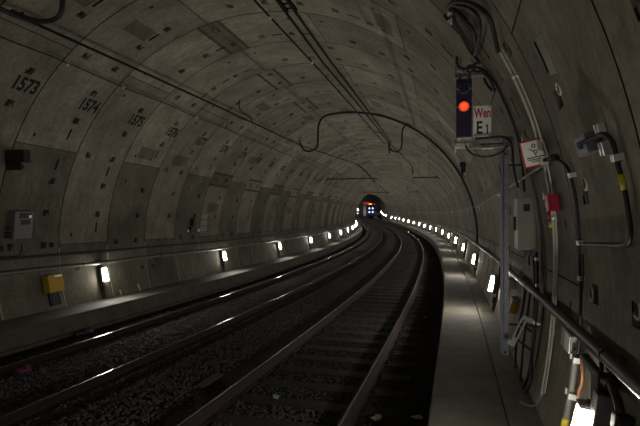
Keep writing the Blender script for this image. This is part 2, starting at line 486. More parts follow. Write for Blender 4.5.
# ------------------------------------------------------------------ ballast stones
def stones():
    rg = random.Random(3)
    ico = bmesh.new(); bmesh.ops.create_icosphere(ico, subdivisions=1, radius=1)
    bv = [v.co.copy() for v in ico.verts]; bf = [tuple(v.index for v in f.verts) for f in ico.faces]; ico.free()
    protos = []
    for _ in range(14):
        sx, sy, sz = rg.uniform(.8, 1.25), rg.uniform(.65, 1), rg.uniform(.5, .8)
        protos.append([Vector((v.x * sx, v.y * sy, v.z * sz)) * rg.uniform(.78, 1.12) for v in bv])
    verts, faces = [], []
    n = 0
    while n < 46000:
        s = 3.2 + (rg.random() ** 1.5) * 30; o = rg.uniform(-3.15, 3.2)
        ao = abs(abs(o) - 1.66)
        if .66 < ao < .86: continue
        inside_r = 0.35 < o < 2.95
        sl = ((s - 2.0) / .65) % 1.0
        if inside_r and (sl < .21 or sl > .79): continue
        r = rg.uniform(.014, .029)
        if o > 2.55 and rg.random() < .6: continue
        z = (-.13 if abs(o) < .45 else -.17 if abs(o) < 2.8 else -.15) + rg.uniform(-.004, .012)
        if -.6 < o - .0 < .35: z += .012
        if -2.6 < o < -.72: z += .055
        elif -2.95 < o < -.3: z += .03
        c = L(s, o, z); q = Matrix.Rotation(rg.uniform(0, 6.28), 3, 'Z') @ Matrix.Rotation(rg.uniform(-.5, .5), 3, 'X')
        b0 = len(verts)
        for v in protos[n % 14]:
            verts.append(tuple(q @ v * r + c))
        for f in bf: faces.append((f[0] + b0, f[1] + b0, f[2] + b0))
        n += 1
    me = bpy.data.meshes.new('ballast_stones'); me.from_pydata(verts, [], faces); me.materials.append(M['stone']); me.update()
    o = bpy.data.objects.new('ballast_stones', me); COL.objects.link(o)
    tag(o, 'loose grey ballast stones lying between and beside the rails', 'ballast', kind='stuff')
stones()

# ------------------------------------------------------------------ track
_r = [(.0625, -.160), (.0625, -.150), (.018, -.135), (.009, -.120), (.009, -.045), (.030, -.035), (.0345, -.028), (.0345, -.012), (.030, -.0045), (.021, -.0015), (.011, -.0004)]
RP = [(-x, z) for x, z in _r[:1]] + _r + [(0, 0)] + [(-x, z) for x, z in _r[:0:-1]]
def rail(o, label, side):
    mb = MB(); rows = []
    for s in arange(SB, E1 - .2, .5): rows.append([mb.bm.verts.new(L(s, o + x, z)) for x, z in RP])
    n = len(RP)
    for A, B in zip(rows, rows[1:]):
        for k in range(n):
            f = mb.bm.faces.new((A[k], A[(k + 1) % n], B[(k + 1) % n], B[k]))
            top = 9 <= k <= 14; f.material_index = 1 if 11 <= k <= 12 else 0; f.smooth = top
    mb.bm.faces.new(rows[0][::-1]); mb.bm.faces.new(rows[-1])
    return tag(mb.build('rail', [side, 'head']), label, 'rail', 'running rails of the two tracks')
TS = 1.661
rail(-TS - .752, 'leftmost steel running rail, nearest the left walkway', 'railD')
rail(-TS + .752, 'second steel rail from the left, inner rail of the left track', 'railD')
rail(TS - .752, 'rusty-sided inner rail of the right track, third from the left', 'rail')
rail(TS + .752, 'rightmost steel rail, beside the right walkway', 'rail')
def sleeper_proto(near):
    root = thing('sleeper', 'dark sleeper across the right-hand track, in ballast', 'sleeper', FP(0, 0, 0), 'sleepers under the right track')
    mb = MB(); mb.box((0, 0, -.235), (2.5, .26, .15), .015); mb.build('sleeper_beam', 'sleeper', root)
    if near:
        for sd in (-.752, .752):
            mb = MB()
            for e in (-1, 1):
                mb.box((sd + e * .088, 0, -.143), (.05, .10, .02), .004); mb.tube([(sd + e * .088, 0, -.15), (sd + e * .088, 0, -.11)], .014, 6)
            mb.build('rail_fastening', 'rail', root)
    return root
pn, pf = sleeper_proto(True), sleeper_proto(False)
first = {True: True, False: True}
for i in range(0, 50):
    s = 2.0 + i * .65
    if s < 4.4: continue
    near = s < 14
    m = FP(s, TS, 0)
    if first[near]:
        (pn if near else pf).matrix_world = m; first[near] = False
    else:
        copy_tree(pn if near else pf, m)

# ------------------------------------------------------------------ tunnel lamps
def lamp_proto():
    root = thing('tunnel_lamp', 'lamp', 'lamp', Matrix(), 'tunnel lamps')
    mb = MB(); mb.box((0, .02, -.20), (.12, .04, .86), .006); mb.build('mounting_bar', 'rod', root)
    mb = MB(); mb.box((0, .07, 0), (.135, .08, .35), .008); mb.build('housing', 'lampbody', root)
    mb = MB(); mb.box((0, .125, 0), (.096, .075, .285), .010)
    for v in mb.bm.verts:
        if v.co.y > .13: v.co.y -= v.co.z * .07 - .005
    for f in mb.bm.faces: f.material_index = 0 if f.normal.y > .6 else 1
    mb.bm.normal_update()
    for f in mb.bm.faces: f.material_index = 0 if f.normal.y > .6 else 1
    mb.build('diffuser', ['lamp', 'lampside'], root)
    for e in (-1, 1):
        mb = MB(); mb.box((0, .122, e * .156), (.104, .085, .022), .004)
        mb.box((-.03, .125, e * .169), (.028, .03, .006)); mb.box((.03, .125, e * .169), (.028, .03, .006))
        mb.build('end_cap', 'endcap', root)
    mb = MB(); mb.box((0, .055, -.30), (.085, .06, .12), .012); mb.tube([(0, .055, -.36), (0, .05, -.50)], .012, 6); mb.build('cable_gland', 'rdark', root)
    mb = MB(); mb.box((.0, .03, .30), (.11, .06, .10), .01); mb.tube([(0, .03, .25), (0, .03, .18)], .014, 6); mb.build('connection_box', 'lampbody', root)
    return root
LAMPSP = 6.2132
proto = lamp_proto(); used = False
labL = {10.403: 'nearest lit lamp low on the left wall, beyond the yellow box', 16.616: 'second lamp along the left wall, below the stacked white plates',
        22.83: 'third lamp along the left wall, counted from the yellow box', 29.04: 'fourth lamp along the left wall, counted from the yellow box', 35.26: 'fifth lamp along the left wall, counted from the yellow box'}
labR = {4.573: 'large bright lamp at the right wall foot, under the foreground handrail', 10.786: 'lit lamp on the right wall just left of the signal strut',
        17.0: 'second lamp beyond the signal strut on the right wall', 23.21: 'third lamp beyond the signal strut on the right wall', 29.43: 'fourth lamp beyond the signal strut on the right wall',
        35.64: 'fifth lamp beyond the signal strut on the right wall', 41.85: 'sixth lamp beyond the signal strut on the right wall'}
def pick(d, s):
    for q in d:
        if abs(q - s) < .1: return d[q]
    return None
for i in range(-3, 22):
    for side in (1, -1):
        s = (10.786 if side > 0 else 10.403) + i * LAMPSP
        if s > 110 or (side < 0 and abs(s - 4.19) < .1): continue
        zc = .823 if side > 0 else .758
        if side > 0 and abs(s - 4.573) < .1: s, zc = 4.05, .80
        m = FW(s, angz(zc, side), .002)
        lab = pick(labR if side > 0 else labL, 4.573 if abs(s - 4.05) < .01 else s)
        if s < 2: lab = 'tunnel lamp on the wall behind the camera, ' + ('right' if side > 0 else 'left') + ' side'
        if lab is None: lab = ('small distant lamp in the curving row along the right wall' if side > 0 else 'small distant lamp in the row along the left wall')
        if not used:
            proto.matrix_world = m; proto['label'] = lab; o = proto; used = True
        else:
            o = copy_tree(proto, m, lab)
        o['group'] = 'lamps along the right wall' if side > 0 else 'lamps along the left wall'

for i in range(9):
    s = 113.5 + i * 5.2
    copy_tree(proto, FP(s, -4.45, .80) @ Matrix(((0, 1, 0, 0), (-1, 0, 0, 0), (0, 0, 1, 0), (0, 0, 0, 1))), 'tiny lamp on the left wall just inside the far tunnel mouth')['group'] = 'lamps left of the track inside the far tunnel mouth'
    copy_tree(proto, FP(s - 1.5, 4.8, .82) @ Matrix(((0, -1, 0, 0), (1, 0, 0, 0), (0, 0, 1, 0), (0, 0, 0, 1))), 'tiny lamp on the right wall just inside the far tunnel mouth')['group'] = 'lamps right of the track inside the far tunnel mouth'
# ------------------------------------------------------------------ handrails and long pipes
def longpipe(name, label, cat, side, z, inset, r, sa, sb, m, bracket=None, bsp=RING * 2, bmax=60, st=.5, n=10, pname='pipe', grp=None, smin=2):
    root = thing(name, label, cat, FP(sa, wo(z, side, inset), z), grp)
    mb = MB(); mb.tube([L(s, wo(z, side, inset), z) for s in arange(sa, sb, st)], r, n); world_part(pname, mb, m, root)
    if bracket:
        s = SEAM + .5
        while s > smin + bsp: s -= bsp
        while s < bmax:
            mb = MB(); 
            mb.tube([L(s, wo(z, side, inset), z), L(s, wo(z - .05, side, inset * .5), z - .05), L(s, wo(z - .06, side, -.01), z - .06)], .014, 6)
            mb.tube([L(s - .03, wo(z, side, inset), z), L(s + .03, wo(z, side, inset), z)], r * 1.05, n)
            f = FW(s, angz(z - .06, side), 0)
            c = f @ Vector((0, .006, 0)); mb.box(c, (.09, .012, .12), .002, f.to_3x3())
            world_part('rail_bracket', mb, bracket, root)
            s += bsp
    return root
longpipe('handrail', 'dark round handrail along the right wall, crossing the foreground', 'handrail', 1, 1.2916, .0885, .037, .4, SE - .5, 'handrail', 'rod', smin=3, pname='rail_tube')
longpipe('handrail', 'grey handrail running along the left wall just above the lamps', 'handrail', -1, 1.0507, .1221, .040, -6, SE - .5, 'ghand', 'rod', smin=5, pname='rail_tube')
longpipe('cable_duct', 'thin dark cable running along the left wall above the handrail', 'cable', -1, 1.30, .045, .026, -6, SE - .5, 'rod', None, pname='cable_duct')
pr = longpipe('wall_pipe', 'long grey pipe at head height on the right wall, behind the signal strut', 'pipe', 1, 2.463, .045, .014, 5.25, SE - .5, 'gcond', 'clip', bsp=RING * 4, bmax=70, smin=5.5, pname='pipe')
for s0_, s1_ in ((5.32, 5.7), (6.6, 7.6), (9.0, 10.4), (14, 16)):
    mb = MB(); mb.tube([L(s, wo(2.463, 1, .045), 2.463) for s in arange(s0_, s1_, .2)], .0165, 10); world_part('sleeve', mb, 'galv', pr)

# ------------------------------------------------------------------ overhead wires
def wire(label, pts, r, clamps=()):
    root = thing('overhead_wire', label, 'wire', Matrix.Translation(L(*pts[0])), 'overhead wires')
    P_ = []
    for (s0_, o0, z0), (s1_, o1, z1) in zip(pts, pts[1:]):
        for s in arange(s0_, s1_, .8)[:-1]:
            t = (s - s0_) / (s1_ - s0_); P_.append(L(s, o0 + (o1 - o0) * t, z0 + (z1 - z0) * t))
    P_.append(L(*pts[-1]))
    mb = MB(); mb.tube(P_, r, 6); world_part('wire', mb, 'ohl', root)
    for s in clamps:
        for (s0_, o0, z0), (s1_, o1, z1) in zip(pts, pts[1:]):
            if s0_ <= s < s1_:
                t = (s - s0_) / (s1_ - s0_); c = Vector((0, 0, 0)); o_, z_ = o0 + (o1 - o0) * t, z0 + (z1 - z0) * t
                mb = MB(); mb.tube([L(s - .03, o_, z_), L(s + .03, o_, z_)], r * 1.5, 8); mb.tube([L(s, o_, z_), L(s, o_, z_ + .09)], r, 6); world_part('wire_clamp', mb, 'clip', root)
    return root
wa = wire('thick dark overhead wire above the left track', [(-6, -1.9, 4.5), (5.7, -1.72, 4.51), (8, -1.62, 4.51), (17.44, -1.5, 4.6), (29.2, -1.3, 5.15), (54, -1.35, 4.75), (118, -1.4, 4.75)], .021)
mb = MB(); mb.tube([L(13.0, -1.56, 4.56), L(13.3, -2.39, 4.89), W(14.0, 131.8, .04)], .008, 6); world_part('dropper', mb, 'ohl', wa)
mb = MB(); mb.tube(smooth([L(13.0, -1.56, 4.56), L(12.95, -1.62, 4.72), W(13.1, 120.5, .25), W(13.1, 118.5, .02)], 2), .012, 6); world_part('tie', mb, 'ohl', wa)
wire('left wire of the dark pair above the right track', [(-6, 1.7, 4.5), (6.2, 1.56, 4.48), (8.5, 1.5, 4.48), (17.2, 1.54, 4.55), (29.2, 1.8, 4.98), (58, 1.75, 4.72), (118, 1.6, 4.7)], .017)
wire('right wire of the dark pair above the right track', [(-6, 1.75, 4.5), (6.25, 1.67, 4.48), (8.5, 1.63, 4.48), (17.2, 1.60, 4.56)], .017)
wire('single thin wire just left of the pair over the right track', [(-6, 1.2, 4.62), (6.5, 1.21, 4.6), (8.7, 1.24, 4.6), (17.44, 1.33, 4.6)], .014, (6.9, 8.75))
# the clamp that ties the pair together
t = thing('wire_clamp', 'dark ladder clamp joining the pair of wires, at the top edge of the picture', 'clamp', FP(6.3, 1.62, 4.48))
mb = MB()
for e in (-1, 1): mb.box((e * .055, 0, .01), (.03, .55, .05), .006)
mb.build('clamp_plate', 'ohl', t)
mb = MB()
for y in (-.2, -.07, .06, .19): mb.tube([(-.07, y, .01), (.07, y, .01)], .011, 6)
mb.build('clamp_bolt', 'ohl', t)
# cable clipped to the lining on the left shoulder
t = thing('shoulder_cable', 'thin dark cable with bright clips along the upper left wall above the ring numbers', 'cable', Matrix.Translation(W(-6, 132, .03)))
mb = MB(); mb.tube([W(s, 132 - (.3 if int(s) % 3 else 0), .03) for s in arange(-6, 48, .75)], .013, 6); world_part('cable', mb, 'rubber', t)
for k in (-3, -1, 0, 2, 4, 6, 8, 10):
    s = 9.34 + k * RING
    f = FW(s, 132, 0); mb = MB(); mb.box(f @ Vector((0, .028, 0)), (.05, .05, .04), .005, f.to_3x3()); world_part('cable_clip', mb, 'clip', t)

# support frames for the wires
def support(s, right_label, left_label, k):
    zr = 4.36 + (.0 if k == 0 else .25)
    for side in (1, -1):
        t = thing('wire_support', right_label if side > 0 else left_label, 'support arm', FP(s, side * 2.9, zr), 'overhead wire support arms')
        zz = zr if side > 0 else zr - .02
        far = wo(zz, side, .0); near_ = 1.82 if side > 0 else -.15
        mb = MB(); mb.tube([L(s, far, zz), L(s, near_, zz)], .032, 8); world_part('arm', mb, 'rod', t)
        f = FW(s, angz(zz, side), 0); mb = MB(); mb.box(f @ Vector((0, .02, 0)), (.16, .04, .26), .006, f.to_3x3()); world_part('base_plate', mb, 'rod', t)
        mb = MB()
        if side > 0: mb.tube([L(s, 1.83, zz), L(s, 1.80, zz + .3), L(s, 1.80, zz + .62)], .022, 8)
        else: mb.tube([L(s, -.3, zz - .2), L(s, -.75, zz + .35), L(s, -1.3, zz + .82)], .022, 8)
        world_part('hanger', mb, 'rod', t)
        mb = MB()
        c = L(s - .06, 1.83 if side > 0 else -.95, zz + .02)
        for i in range(4):
            mb.tube([c + Vector((0, 0, i * .045)), c + Vector((0, 0, i * .045 + .022))], .042, 8)
        world_part('insulator', mb, 'clip' if side > 0 else 'rod', t)
support(29.2, 'first support arm reaching from the right wall to the wire', 'first long support arm under the ceiling above the left track', 0)
support(54.0, 'more distant support arm from the right wall to the wire', 'more distant support arm above the left track', 1)

# feeder hoops that run over the ceiling and drop to the wires
HS = 17.44
def hoop_pts(s, a0, a1, inset=.05):
    return [W(s, a, inset) for a in arange(a0, a1, 3)]
t = thing('feeder_cable', 'thick black cable hooping over the ceiling with a squiggle down to the left wire', 'cable', Matrix.Translation(W(HS, -3, .05)))
pts = hoop_pts(HS, -4, 96) + smooth([W(HS, 99, .06), W(HS, 102, .10), L(HS, -.93, 5.27), L(HS, -.93, 4.86), L(HS, -.95, 4.55), L(HS, -1.12, 4.42), L(HS, -1.36, 4.40), L(HS, -1.5, 4.53), L(HS, -1.56, 4.68)], 3)
mb = MB(); mb.tube(pts, .036, 8); world_part('cable', mb, 'rubber', t)
mb = MB(); mb.tube([W(HS + .1, a, .05) for a in arange(-4, 38, 3)], .026, 8); world_part('second_cable', mb, 'rubber', t)
for a in (6, 18, 27, 49, 62, 75, 88):
    f = FW(HS, a, 0); mb = MB(); mb.box(f @ Vector((0, .05, 0)), (.10, .10, .035), .004, f.to_3x3()); world_part('cable_clip', mb, 'rod', t)
mb = MB(); c = L(HS, -1.58, 4.62)
for i in range(4): mb.tube([c + Vector((0, 0, i * .05)), c + Vector((0, 0, i * .05 + .025))], .05, 10)
world_part('terminal', mb, 'rod', t)
t = thing('feeder_cable', 'short black cable curling from the ceiling hoop down to the right wire', 'cable', Matrix.Translation(L(HS, 2.2, 5.2)))
mb = MB(); mb.tube(smooth([L(HS - .05, 2.35, 5.13), L(HS - .05, 2.06, 5.2), L(HS - .05, 1.93, 5.02), L(HS - .05, 1.94, 4.5), L(HS - .05, 1.85, 4.30), L(HS - .05, 1.66, 4.30), L(HS - .05, 1.52, 4.42), L(HS - .05, 1.5, 4.6)], 3), .026, 8); world_part('cable', mb, 'rubber', t)
mb = MB(); mb.tube([L(HS - .05, 1.5, 4.62), L(HS - .05, 1.53, 4.25)], .03, 8); world_part('terminal', mb, 'rod', t)
t = thing('cable_joint', 'dark cable joint with a hanging tail, just right of the big ceiling hoop', 'cable joint', FP(14.3, 3.76, 3.36))
mb = MB(); mb.box((-.01, 0, .13), (.16, .14, .14), .02); mb.box((.0, 0, .0), (.12, .11, .16), .015); mb.build('joint_box', 'black', t)
mb = MB(); mb.tube([(-.02, 0, -.06), (-.03, 0, -.26)], [.035, .012], 8); mb.build('cable_tail', 'black', t)
mb = MB(); mb.tube([(.02, 0, .12), (.10, .1, .16)], .025, 8); mb.build('stub', 'black', t)

# nearer hoop, upper left corner
t = thing('feeder_cable', 'black cable looping down from the ceiling to the left wire in the upper left corner', 'cable', Matrix.Translation(W(5.8, 62, .05)))
mb = MB(); mb.tube(hoop_pts(5.8, 48, 96) + smooth([W(5.8, 99, .06), W(5.8, 101, .1), L(5.8, -.95, 5.0), L(5.8, -.96, 4.58), L(5.8, -.98, 4.42), L(5.8, -1.08, 4.36), L(5.8, -1.25, 4.35), L(5.8, -1.51, 4.43), L(5.8, -1.71, 4.53)], 3), .030, 8); world_part('cable', mb, 'rubber', t)
mb = MB(); mb.tube([L(5.62, -1.73, 4.50), L(6.15, -1.72, 4.50)], .03, 8); world_part('terminal', mb, 'rod', t)

# ------------------------------------------------------------------ signal
SG = 6.4
t = thing('signal', 'black two-lens railway signal showing red beside its white letter board', 'signal', FP(SG, 3.592, 2.86))
mb = MB(); mb.box((-.006, .075, .335), (.160, .15, .62), .012); mb.build('signal_head', 'sigblack', t)
for nm, z, lit in (('red_lens', .346, 1), ('dark_lens', .535, 0)):
    h = MB(); h.tube([(-.006, .0, z), (-.006, -.035, z)], .056, 24); hh = h.build('lens_ring', 'gcond', t)
    mb = MB(); mb.tube([(-.006, -.034, z), (-.006, -.045, z), (-.006, -.055, z)], [.050, .047, .028], 24); lens = mb.build(nm, 'redlens' if lit else 'glass', t)
    if lit:
        mb = MB(); mb.tube([(-.006, -.05, z), (-.006, -.060, z)], .026, 16); mb.build('bulb', 'redcore', lens)
    for e in (-1, 1):
        mb = MB(); mb.tube([(e * .066 - .006, 0, z), (e * .066 - .006, -.012, z)], .006, 8); mb.build('screw', 'clip', t)
mb = MB(); mb.tube([(-.05, .07, .64), (-.05, .07, .72)], .02, 8); mb.tube([(.05, .07, .64), (.05, .07, .72)], .02, 8); mb.build('hanger', 'galv', t)
# letter board
t = thing('letter_board', 'white board reading Wen E 1 mounted right of the red signal', 'sign', FP(SG, 3.77, 2.885))
mb = MB(); mb.box((0, .008, .163), (.178, .012, .326), .004); pan = mb.build('panel', 'white', t)
def lettering(body, x, z, w, h, m, parent, y=.0005, bold=.0):
    me = text_mesh(body, 1.0, bold)
    xs = [v.co.x for v in me.vertices]; ys = [v.co.y for v in me.vertices]
    cx, cy = (min(xs) + max(xs)) / 2, (min(ys) + max(ys)) / 2; kx, ky = w / (max(xs) - min(xs)), h / (max(ys) - min(ys))
    for v in me.vertices: v.co = Vector((x + (v.co.x - cx) * kx, y, z + (v.co.y - cy) * ky))
    me.materials.append(M[m]); o = bpy.data.objects.new('lettering', me); COL.objects.link(o); o.parent = parent
    return o
lettering('Wen', 0, .250, .166, .104, 'sred', t, bold=.028)
lettering('E', -.026, .098, .058, .134, 'sblack', t, bold=.024)
mb = MB(); mb.prism([(.036, .029), (.062, .029), (.062, .040), (.056, .040), (.056, .128), (.043, .128), (.030, .108), (.034, .101), (.043, .110), (.043, .040), (.036, .040)], -.001, .004); mb.build('lettering', 'sblack', t, None, False)
for x in (-.072, .072):
    for z in (.015, .311):
        mb = MB(); mb.tube([(x, .002, z), (x, -.004, z)], .006, 8); mb.build('screw', 'sblack', t)
# arm that carries the signal, and the strut on the wall
t = thing('signal_bracket', 'grey horizontal bracket arm under the red signal and its board', 'bracket arm', FP(SG, 3.5, 2.76))
mb = MB(); mb.box((.29, .07, .078), (.58, .05, .012), .003); mb.box((.29, .07, .022), (.58, .05, .012), .003); mb.box((.29, .05, .05), (.58, .012, .05)); mb.build('arm_channel', 'cab', t)
mb = MB(); mb.box((.37, .042, .052), (.25, .01, .010)); mb.build('slot_bar', 'black', t)
mb = MB(); mb.box((.07, .02, .045), (.13, .07, .045), .006); mb.build('terminal_box', 'cond', t)
mb = MB(); mb.tube([(.205, .02, .05), (.205, -.03, .05)], .035, 12); mb.tube([(.205, -.03, .05), (.205, -.045, .05)], .016, 8); mb.build('pivot', 'galv', t)
mb = MB(); mb.box((.32, .01, .005), (.11, .02, .016), .003); mb.build('label_strip', 'clip', t)
mb = MB(); mb.tube([(.0, .05, -.03), (.0, .05, .11)], .01, 8); mb.build('end_pin', 'clip', t)
mb = MB(); mb.box((.53, .03, .06), (.10, .10, .12), .015); mb.tube([(.55, -.03, .05), (.55, .09, .05)], .03, 10); mb.build('clamp', 'galv', t)
cable('signal_cable', smooth([L(SG - .05, 3.70, 2.858), L(SG - .05, 3.86, 2.868), L(SG - .05, 3.98, 2.875), L(SG - .05, 4.06, 2.80), L(SG - .02, 4.07, 2.55), L(SG, 4.12, 2.35)], 3), .013, 'rubber', 'thin black cable curving over the right end of the signal arm', 'cable')
cable('signal_cable', smooth([L(SG - .06, 3.60, 2.79), L(SG - .06, 3.65, 2.70), L(SG - .06, 3.80, 2.66), L(SG - .06, 3.95, 2.70), L(SG - .06, 4.02, 2.78)], 3), .010, 'rubber', 'thin cable sagging below the signal arm', 'cable')
t = thing('signal_strut', 'tall galvanised steel strut on the right wall, carrying the signal arm', 'strut', FP(SG, 3.995, .635))
mb = MB()
for z0_, z1_ in ((0, 2.10),):
    x0, x1 = .007, -.010      # leans very slightly towards the track at the top
    for dx, dy, w_, d_ in ((-.028, 0, .012, .06), (.024, 0, .012, .06), (-.002, .03, .062, .012)):
        pass
mb.prism([(-.032, 0), (.032, 0), (.032, 2.1), (-.036, 2.1)], .028, .045)
mb.prism([(-.032, 0), (-.018, 0), (-.022, 2.1), (-.036, 2.1)], -.03, .03)
mb.prism([(.020, 0), (.032, 0), (.032, 2.1), (.020, 2.1)], -.03, .03)
mb.prism([(-.012, 0), (.026, 0), (.026, 2.1), (-.014, 2.1)], -.034, -.022)
mb.build('channel', 'galv', t)
mb = MB(); mb.box((-.034, .0, 1.05), (.022, .055, 2.06), .003); mb.build('cable_tray', 'bluegrey', t)
for z in (.03, 2.06):
    mb = MB(); mb.tube([(.0, -.034, z), (.0, -.05, z)], .014, 6); mb.build('bolt', 'rod', t)
for z, ox in ((.30, .31), (1.95, .155)):
    mb = MB(); mb.box((ox / 2 + .02, .05, z), (ox, .02, .02), .003); mb.build('wall_bracket', 'rod', t)
# upper bracket over the signal
t = thing('upper_bracket', 'grey steel bracket on the wall just above the red signal', 'bracket', FP(SG, 3.5, 3.56))
mb = MB(); mb.box((.165, .09, .0), (.33, .05, .028), .004); mb.box((.005, .09, .02), (.02, .05, .08), .003); mb.build('bracket_bar', 'galv', t)
mb = MB(); mb.box((.03, .09, .115), (.07, .05, .13), .006); mb.build('sensor', 'gcond', t)
mb = MB(); mb.ringtorus((.23, .06, .07), (0, 1, 0), .05, .016, 0, 360); mb.ringtorus((.15, .06, .06), (0, 1, 0), .035, .012, 0, 360); mb.tube([(.29, .09, .0), (.31, .09, .13)], .03, 8); mb.build('cable_ring', 'rod', t)
def wpl(pts, inset=.05): return [W(s_, a_, inset) for s_, a_ in pts]
cable('signal_cable', smooth([L(6.34, 3.515, 3.72), L(6.34, 3.515, 3.63)] + [L(6.34, 3.57, 3.585), L(6.32, 3.70, 3.59)] + wpl([(6.35, 30.2), (6.14, 28.2), (6.07, 26.6), (6.09, 24.8), (6.12, 22.6), (6.15, 20.1), (6.24, 18.2), (6.5, 15.2), (6.8, 12.2)], .035), 3), .014, 'rubber', 'black cable running from above the signal down the wall past the letter board', 'cable')
cable('signal_cable', smooth(wpl([(6.37, 28.8), (6.42, 27.9), (6.32, 26.4), (6.20, 26.3), (6.14, 27.8), (6.2, 28.6)], .05), 3), .014, 'rubber', 'small black cable loop right above the letter board', 'cable')

# cable gantry on the upper right shoulder
t = thing('cable_bracket', 'dark bolted cable bracket high on the wall above the signal', 'bracket', FW(6.05, 37.4, 0))
mb = MB(); mb.box((.24, .02, .0), (.02, .03, .26), .003); mb.box((.02, .02, .0), (.34, .02, .05), .004); mb.build('bracket_plate', 'rod', t)
for (x, z) in ((.16, .02), (.08, -.02), (-.02, .02), (-.12, -.015), (.03, -.02), (.13, -.02), (-.08, .02)):
    mb = MB(); mb.tube([(x, .025, z), (x, .05, z)], .014, 8); mb.build('bolt', 'clip', t)
for i, (pts, r) in enumerate([
    ([(6.03, 36.6), (6.09, 34.8), (6.18, 33.6), (6.23, 32.3), (6.17, 31.2), (6.17, 30.2)], .016),
    ([(5.95, 36.2), (6.01, 33.9), (6.06, 32.2), (6.12, 31.7)], .009),
    ([(5.80, 36.4), (5.62, 34.2), (5.59, 32.1), (5.75, 31.3), (6.05, 31.5), (6.20, 31.6)], .015),
    ([(5.60, 36.2), (5.43, 34.7), (5.22, 32.8), (5.22, 31.4), (5.38, 30.9), (5.76, 31.1), (6.14, 31.5)], .015),
    ([(5.72, 36.3), (5.65, 35.1), (5.65, 33.8), (5.69, 32.5)], .024)]):
    cable('hanging_cable', smooth(wpl(pts), 3), r, 'rubber',
          ['leftmost of the black cables drooping from the bolted bracket', 'thin cable between the drooping black cables by the bolted bracket', 'middle black cable drooping from the bolted bracket', 'outermost black cable bowing out from the bolted bracket', 'short thick cable stub under the bolted bracket'][i], 'cable', 'cables drooping from the shoulder bracket')
cable('hanging_cable', smooth(wpl([(5.75, 37.2), (5.53, 36.3), (5.25, 34.0), (5.04, 31.8), (4.95, 30.2), (5.0, 29.1), (5.13, 28.3), (5.27, 27.3)]), 3), .019, 'rubber', 'thick black cable arching right from the bolted bracket into the pale conduits', 'cable')

# pale conduits following the wall down to the walkway
CP1 = [(5.31, 27.5), (5.29, 24.4), (5.31, 21.4), (5.31, 19.0), (5.34, 16.0), (5.40, 12), (5.47, 8.3), (5.56, 4.3), (5.66, -.4), (5.69, -5.2), (5.67, -9.3), (5.62, -12.9)]
CP2 = [(5.19, 27.1), (5.16, 23.9), (5.16, 21.0), (5.17, 18.7), (5.21, 16.0), (5.28, 12), (5.36, 8.3), (5.45, 4.4), (5.56, -.1), (5.59, -4.8), (5.59, -8.9), (5.54, -12.2)]
for e, lab, r in ((0, 'left one of two pale conduits curving down the right wall', .0125), (1, 'right one of two pale conduits curving down the right wall', .0075)):
    cp = (CP1, CP2)[e]
    t = thing('wall_conduit', lab, 'conduit', FW(cp[0][0], cp[0][1], .03), 'pale wall conduits')
    mb = MB(); mb.tube(smooth(wpl(cp, .03), 2), r, 10); world_part('conduit', mb, 'cond', t)
    for q in (1, 6, 9):
        (sa_, aa_), (sb_, ab_) = cp[q], cp[q + 1]; dl = .18
        mb = MB(); mb.tube([W(sa_, aa_, .03), W(sa_ + (sb_ - sa_) * dl, aa_ + (ab_ - aa_) * dl, .03)], r * 1.35, 10); world_part('coupling', mb, 'clip', t)
cable('conduit_tail', smooth([W(5.60, -12.6, .03), W(5.62, -14, .05), L(5.75, 4.17, .34), L(5.9, 4.08, .325)], 3), .009, 'gcond', 'thin cable leaving the foot of the pale conduits onto the walkway', 'cable')

# pictogram board
t = thing('pictogram_board', 'tilted white warning board with red border and a stick figure over three lines', 'sign', FP(5.3, 4.122, 2.556) @ Matrix.Rotation(rad(-12.5), 4, 'Y'))
mb = MB(); mb.box((0, .006, 0), (.20, .010, .218), .003); mb.build('panel', 'sred', t)
mb = MB(); mb.box((0, 0.0, 0), (.178, .004, .196)); mb.build('white_face', 'white', t)
mb = MB()
mb.ringtorus((.0, -.003, .058), (0, 1, 0), .0135, .0034, 0, 360); mb.build('pictogram', 'sblack', t)
mb = MB(); mb.tube([(-.035, -.003, .040), (-.008, -.003, .012)], .0036, 6); mb.tube([(-.008, -.003, .012), (.004, -.003, -.03)], .003, 6); mb.ringtorus((.006, -.003, .006), (0, 1, 0), .013, .0036, 0, 360); mb.build('pictogram', 'sblack', t)
mb = MB()
for i, (x0, x1, z) in enumerate(((-.068, .062, -.035), (-.060, .050, -.052), (-.04, .028, -.069))):
    mb.box(((x0 + x1) / 2, -.003, z), (x1 - x0, .003, .0065))
mb.build('pictogram', 'sblack', t)
# clamp, connector and switch box at the end of the long pipe
t = thing('pipe_clamp', 'pale round clamp at the lower right corner of the tilted warning board', 'clamp', FP(5.16, 4.17, 2.475))
mb = MB(); mb.tube([(0, -.03, 0), (0, .05, 0)], .034, 14); mb.build('clamp_ring', 'cond', t)
mb = MB(); mb.tube([(0, -.034, 0), (0, -.03, 0)], .016, 12); mb.build('bore', 'black', t)
mb = MB(); mb.box((.03, .0, .0), (.06, .03, .03), .004); mb.build('foot', 'cond', t)
cable('pipe_plug', [L(5.12, 4.19, 2.475), L(5.06, 4.195, 2.472), L(5.05, 4.195, 2.472), L(4.84, 4.19, 2.46)], [.014, .014, .026, .026], 'black', 'thick black plug between the pale clamp and the blue-grey box', 'plug', n=12)
t = thing('switch_box', 'small blue-grey box with silver straps high on the right wall', 'box', FW(3.98, 13.3, 0))
mb = MB(); mb.box((0, .04, 0), (.23, .08, .105), .006); mb.build('body', 'bluegrey', t)
mb = MB(); mb.box((.135, .035, -.005), (.04, .06, .095), .004); mb.build('side_plate', 'ytape', t)
mb = MB(); mb.tube([(-.03, .08, .0), (-.03, .10, .0)], .02, 14); mb.build('gland', 'rod', t)
